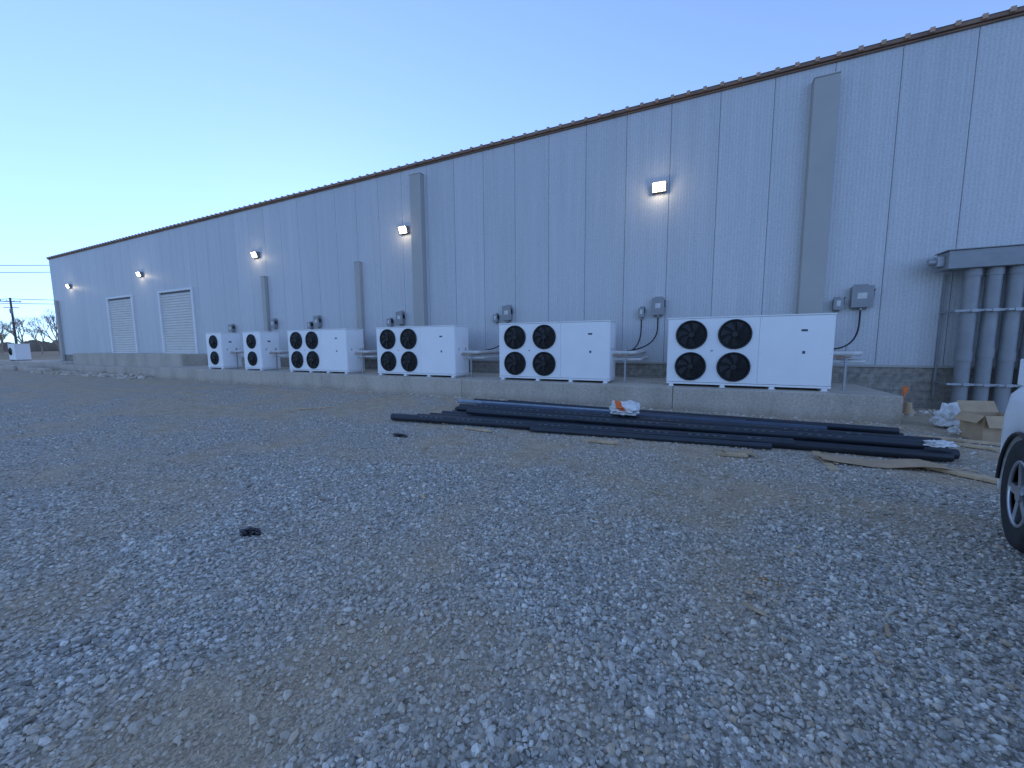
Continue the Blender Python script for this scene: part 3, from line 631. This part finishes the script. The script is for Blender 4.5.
# ---------------------------------------------------------------- white SUV (right edge)
def suv():
    phi=R(17);h=Vector((math.sin(phi),math.cos(phi)));l=Vector((-h.y,h.x))
    outer=Vector((2.30,4.20));O=outer-1.42*h-.93*l
    e=empty('parked_suv',(O.x,O.y,0),(0,0,math.pi/2-phi))
    WR=.425;AX=(1.42,-1.45);AR=.475
    M_paint=mat('white_car_paint',(.82,.81,.79),.22,0,.02,2)
    M_glass=mat('car_glass',(.015,.018,.02),.06)
    M_trim=mat('car_trim',(.02,.02,.02),.5);M_rim=mat('alloy_rim',(.5,.51,.53),.3,.8);M_tail=mat('tail_lamp',(.45,.02,.02),.2);M_head=mat('head_lamp',(.75,.78,.8),.1)
    xsn=sorted(set([round(-2.3+.06*i,3) for i in range(78)]+[a+AR*math.cos(t) for a in AX for t in [math.pi*k/14 for k in range(15)]]))
    xsn=[x for x in xsn if x<=2.28]
    TZ=1.30
    def zlow(x):
        z=.32
        if x>2.0:z=.32+(x-2.0)*.2
        for a in AX:
            if abs(x-a)<=AR: z=max(z,WR+math.sqrt(max(0,AR*AR-(x-a)**2))*.98)
        return z
    def ztop(x):
        if x>.95: return TZ-.08*((x-.95)/1.2)**2-(max(0,x-2.05)/.23)**2*.28
        return TZ if x>-2.1 else TZ-.1*((-2.1-x)/.2)**2
    def hw(x):
        w=.965
        if x>1.8:w-=.26*((x-1.8)/.5)**2.2
        if x<-1.9:w-=.08*((-1.9-x)/.4)**2
        return w
    b=MB();vs=[];P=9
    for x in xsn:
        zl,zt,w_=zlow(x),ztop(x),hw(x);zl=min(zl,zt-.12)
        sec=[(0,zl),(w_-.12,zl),(w_-.01,zl),(w_,zl+.04),(w_+.012,zl*.4+zt*.6-.02),(w_-.01,zt-.10),(w_-.06,zt-.03),(w_-.2,zt+.0),(0,zt+.035)]
        vs+=[(x,yy,zz) for yy,zz in sec]+[(x,-yy,zz) for yy,zz in sec[-2:0:-1]]
    K=2*P-2;n=len(xsn)
    b.add(vs,[(i*K+j,i*K+(j+1)%K,(i+1)*K+(j+1)%K,(i+1)*K+j) for i in range(n-1) for j in range(K)],0,True)
    b.add(vs[:K],[tuple(range(K))[::-1]],0);b.add(vs[-K:],[tuple(range(K))],0)
    b.build('body',[M_paint],e)
    def gh(x0b,x1b,x0t,x1t,yb,yt,zb,zt,m,b): b.add([(x0b,-yb,zb),(x1b,-yb,zb),(x1b,yb,zb),(x0b,yb,zb),(x0t,-yt,zt),(x1t,-yt,zt),(x1t,yt,zt),(x0t,yt,zt)],[(0,3,2,1),(4,5,6,7),(0,1,5,4),(1,2,6,5),(2,3,7,6),(3,0,4,7)],m)
    b=MB();gh(-2.2,1.05,-1.95,.25,.87,.70,TZ-.01,1.86,0,b);b.build('cabin',[M_paint],e,bevel=.06,seg=3)
    b=MB()
    for sg in(1,-1):
        for xa,xb in((-1.85,-1.05),(-.98,-.12),(-.05,.68)):
            def pt(x,z,o=.006):
                t=(z-TZ)/.56;return (x-(x-(-.6))*.18*t*(1 if x>0 else .4),sg*(.87-.17*t+o),z)
            q=[pt(xa,1.35),pt(xb,1.35),pt(xb if xb<.6 else xb-.3,1.76),pt(xa,1.76)]
            b.add(q,[(0,1,2,3)])
    def ws(xb,xt,yb,yt): b.add([(xb-(xb-xt)*.08,-yb,1.34),(xb-(xb-xt)*.08,yb,1.34),(xb-(xb-xt)*.88,yt,1.80),(xb-(xb-xt)*.88,-yt,1.80)],[(0,1,2,3)])
    ws(1.06,.27,.80,.66);ws(-2.21,-1.97,.78,.66)
    b.build('windows',[M_glass],e)
    b=MB();b.box(-2.0,2.0,-.72,.72,.28,.7);b.build('underbody',[M_trim],e)
    for nm,a,s_ in(('wheel_front_left',AX[0],1),('wheel_front_right',AX[0],-1),('wheel_rear_left',AX[1],1),('wheel_rear_right',AX[1],-1)):
        b=MB();n=44;prof=[(.25,-.11),(.36,-.130),(.405,-.12),(WR,-.09),(WR,.09),(.405,.12),(.36,.130),(.26,.11)]
        vs=[]
        for r_,y_ in prof: vs+=[(r_*math.cos(2*math.pi*i/n),y_,r_*math.sin(2*math.pi*i/n)) for i in range(n)]
        b.add(vs,[(j*n+i,j*n+(i+1)%n,(j+1)*n+(i+1)%n,(j+1)*n+i) for j in range(len(prof)-1) for i in range(n)],0,True)
        for i in range(n):
            for y_ in(-.05,.01,.06):
                M=Matrix.Rotation(2*math.pi*(i+.5*(y_>0))/n,4,'Y');b.obox(M,WR-.004,WR+.006,y_-.022,y_+.018,-.018,.018,0)
        b.cyl((0,-.10,0),(0,.05,0),.26,n=32,m=1);
        for k in range(5):
            M=Matrix.Rotation(2*math.pi*k/5,4,'Y');b.obox(M,.04,.245,.05 if s_>0 else -.105,.105 if s_>0 else -.05,-.035,.035,2)
        b.cyl((0,.02*s_,0),(0,.115*s_,0),.065,n=16,m=2)
        b.tube([(.245*math.cos(2*math.pi*i/32),.105*s_,.245*math.sin(2*math.pi*i/32)) for i in range(33)],.015,6,2)
        b.build(nm,[M_rubber,M_dark,M_rim],e,(a,.83*s_,WR+.005))
    b=MB()
    for sg in(1,-1):
        b.obox(Matrix.Translation((.72,sg*1.02,1.38)),-.08,.08,-.11,.11,-.07,.10,0)
        b.box(-1.3,-1.12,sg*.982-.006,sg*.982+.006,1.05,1.07,1);b.box(-.3,-.12,sg*.982-.006,sg*.982+.006,1.05,1.07,1)
    b.box(-2.36,-2.28,-.8,.8,.36,.56,1);b.box(2.2,2.31,-.6,.6,.36,.52,1);b.box(2.22,2.3,-.45,.45,.66,.92,1)
    b.box(-.9,.9,.945,.985,.29,.35,1);b.box(-.9,.9,-.985,-.945,.29,.35,1)
    b.box(-2.33,-2.29,.6,.84,.85,1.18,2);b.box(-2.33,-2.29,-.84,-.6,.85,1.18,2)
    b.obox(Matrix.Translation((2.14,.70,.90))@Matrix.Rotation(R(-38),4,'Z'),-.05,.09,-.15,.15,-.08,.09,3);b.obox(Matrix.Translation((2.14,-.70,.90))@Matrix.Rotation(R(38),4,'Z'),-.05,.09,-.15,.15,-.08,.09,3)
    b.build('mirrors_bumpers_lamps',[M_paint,M_trim,M_tail,M_head],e,bevel=.015)
    b=MB()
    for a in AX:
        for sg in(1,-1):
            b.tube([(a+(AR+.0)*math.cos(t),sg*.962,WR+AR*math.sin(t)*.98) for t in [math.pi*k/16 for k in range(17)]],.014,6)
    b.build('arch_trim',[M_trim],e)
suv()
# ---------------------------------------------------------------- utility poles + wires
def cam2w(fwd,right): return (-fwd*math.sin(YAW)+right*math.cos(YAW), fwd*math.cos(YAW)+right*math.sin(YAW))
def upole(x,y,h):
    e=empty('utility_pole',(x,y,0),(0,0,R(-25)));b=MB();b.cyl((0,0,-.5),(0,0,h),.19,.13,12,0)
    b.box(-.06,.06,-1.2,1.2,h-.75,h-.6,0);b.box(-.05,.05,-.9,.9,h-1.8,h-1.68,0)
    for yy in(-1.1,-.4,.4,1.1): b.cyl((0,yy,h-.6),(0,yy,h-.42),.05,n=8,m=1)
    b.cyl((.25,0,h-2.8),(.25,0,h-2.0),.22,n=14,m=1)
    b.build('pole',[M_pole,M_grey],e)
A=cam2w(70,-118);B=cam2w(70,-58);C=cam2w(70,-89.7)
upole(*A,17);upole(*B,17);upole(*C,10.4)
b=MB()
def wire(p,q_,sag): b.tube([Vector(p).lerp(Vector(q_),t)-Vector((0,0,sag*4*t*(1-t))) for t in [i/16 for i in range(17)]],.05,5)
wire((*A,16.6),(*B,16.4),.5);wire((*A,15.4),(*B,15.2),.5);wire((*A,10.2),(*C,10.2),.3);wire((*C,10.2),(*B,10.0),.3);wire((*C,9.4),(*B,9.3),.2);wire((*A,9.4),(*C,9.4),.2)
b.build('overhead_wires',[M_wire])
# ---------------------------------------------------------------- bare trees
def tree(x,y,h,seed):
    r=random.Random(seed);b=MB()
    def grow(p,d,l,rad,lev):
        q_=p+d*l;n=3 if lev>2 else 6
        b.cyl(p,q_,rad,rad*.72,n,0,caps=False)
        if lev>=6:return
        k=3 if lev in(0,2,4,5) else 2
        for i in range(k):
            ax=Vector((r.gauss(0,1),r.gauss(0,1),r.gauss(0,.5))).normalized()
            nd=(d+ax*r.uniform(.35,.7)+Vector((0,0,.16))).normalized()
            t=r.uniform(.6,1.0);grow(p+d*l*t,nd,l*r.uniform(.68,.88),rad*.64,lev+1)
    grow(Vector((0,0,-.2)),Vector((r.uniform(-.05,.05),0,1)).normalized(),h*.24,h*.022,0)
    b.build('bare_tree',[M_bark],None,(x,y,0))
for (f_,r_,h,s) in ((95,-120,11.5,1),(100,-132,10.5,2),(88,-103,11.5,3),(92,-112,9,6),(110,-150,11,4),(105,-139,9.5,5)):
    x,y=cam2w(f_,r_);tree(x,y,h,s)
b=MB();r=random.Random(4)
for i in range(420):
    t=i/419;a=R(190-95*t);D_=240+r.uniform(-25,25);x=D_*math.cos(a);y=D_*math.sin(a)
    h=r.uniform(1.8,4.5);w_=r.uniform(1.5,4)
    n=7;vs=[]
    for j in range(n):
        u=j/(n-1)*2-1;tx=-math.sin(a);ty=math.cos(a)
        vs.append((x+tx*u*w_,y+ty*u*w_,-.3))
    for j in range(n):
        u=j/(n-1)*2-1;vs.append((x-math.sin(a)*u*w_,y+math.cos(a)*u*w_,h*math.sqrt(max(0,1-u*u))*r.uniform(.6,1.05)+.2))
    b.add(vs,[(j,j+1,n+j+1,n+j) for j in range(n-1)])
b.build('distant_tree_line',[mat('winter_scrub',(.24,.185,.14),.95,0,.3,.2)])
e=empty('distant_shed',(-190,30,0),(0,0,.4))
b=MB();b.box(-9,9,-4,4,0,3);b.add([(-9.3,-4.3,3),(9.3,-4.3,3),(9.3,0,4.4),(-9.3,0,4.4),(-9.3,4.3,3),(9.3,4.3,3)],[(0,1,2,3),(3,2,5,4)],1);b.box(-3,0,-4.05,-4.01,0,2.6,1);b.build('shed',[M_frame,M_roof],e)
# ---------------------------------------------------------------- world, sun, camera
SUN_AZ=-50;SUN_EL=11
wd=bpy.data.worlds.new('World');scene.world=wd;wd.use_nodes=True;nt=wd.node_tree;L=nt.links
bg=nt.nodes['Background'];sk=nt.nodes.new('ShaderNodeTexSky');sk.sky_type='NISHITA';sk.sun_disc=False
sk.sun_elevation=R(SUN_EL);sk.sun_rotation=R(SUN_AZ);sk.altitude=300;sk.air_density=1.0;sk.dust_density=.05;sk.ozone_density=1.5
# soft highlight shoulder per channel (clear dusk air: bright zone stays blue instead of clipping white)
STR=.44
sc=N(nt,'ShaderNodeVectorMath',operation='SCALE');sc.inputs['Scale'].default_value=STR;L.new(sk.outputs[0],sc.inputs[0])
kk=N(nt,'ShaderNodeVectorMath',operation='MULTIPLY_ADD');kk.inputs[1].default_value=(.85,.42,.06);kk.inputs[2].default_value=(1,1,1);L.new(sc.outputs[0],kk.inputs[0])
dv=N(nt,'ShaderNodeVectorMath',operation='DIVIDE');L.new(sc.outputs[0],dv.inputs[0]);L.new(kk.outputs[0],dv.inputs[1])
tn=N(nt,'ShaderNodeVectorMath',operation='MULTIPLY');tn.inputs[1].default_value=(.97/.12,.95/.12,1.0/.12);L.new(dv.outputs[0],tn.inputs[0])
L.new(tn.outputs[0],bg.inputs['Color']);bg.inputs['Strength'].default_value=.12
sd=bpy.data.lights.new('sun','SUN');sd.energy=.5;sd.angle=R(.5);sd.color=(1,.85,.7)
so=bpy.data.objects.new('sun',sd);scene.collection.objects.link(so)
dr=Vector((math.sin(R(SUN_AZ))*math.cos(R(SUN_EL)),math.cos(R(SUN_AZ))*math.cos(R(SUN_EL)),math.sin(R(SUN_EL))))
so.rotation_euler=dr.to_track_quat('Z','Y').to_euler();so.location=(0,0,30)
cd=bpy.data.cameras.new('camera');cd.lens=13.5;cd.sensor_width=36;cd.clip_end=6000;cd.clip_start=.05
cam=bpy.data.objects.new('camera',cd);scene.collection.objects.link(cam)
p=R(6.0);f3=Vector((-math.sin(YAW)*math.cos(p),math.cos(YAW)*math.cos(p),-math.sin(p)))
q3=f3.to_track_quat('-Z','Y').to_matrix()
roll=R(-.4)
cam.rotation_euler=(q3@Matrix.Rotation(roll,3,'Z')).to_euler();cam.location=(0,0,1.6)
scene.camera=cam
scene.view_settings.view_transform='Standard';scene.view_settings.look='None';scene.view_settings.exposure=0
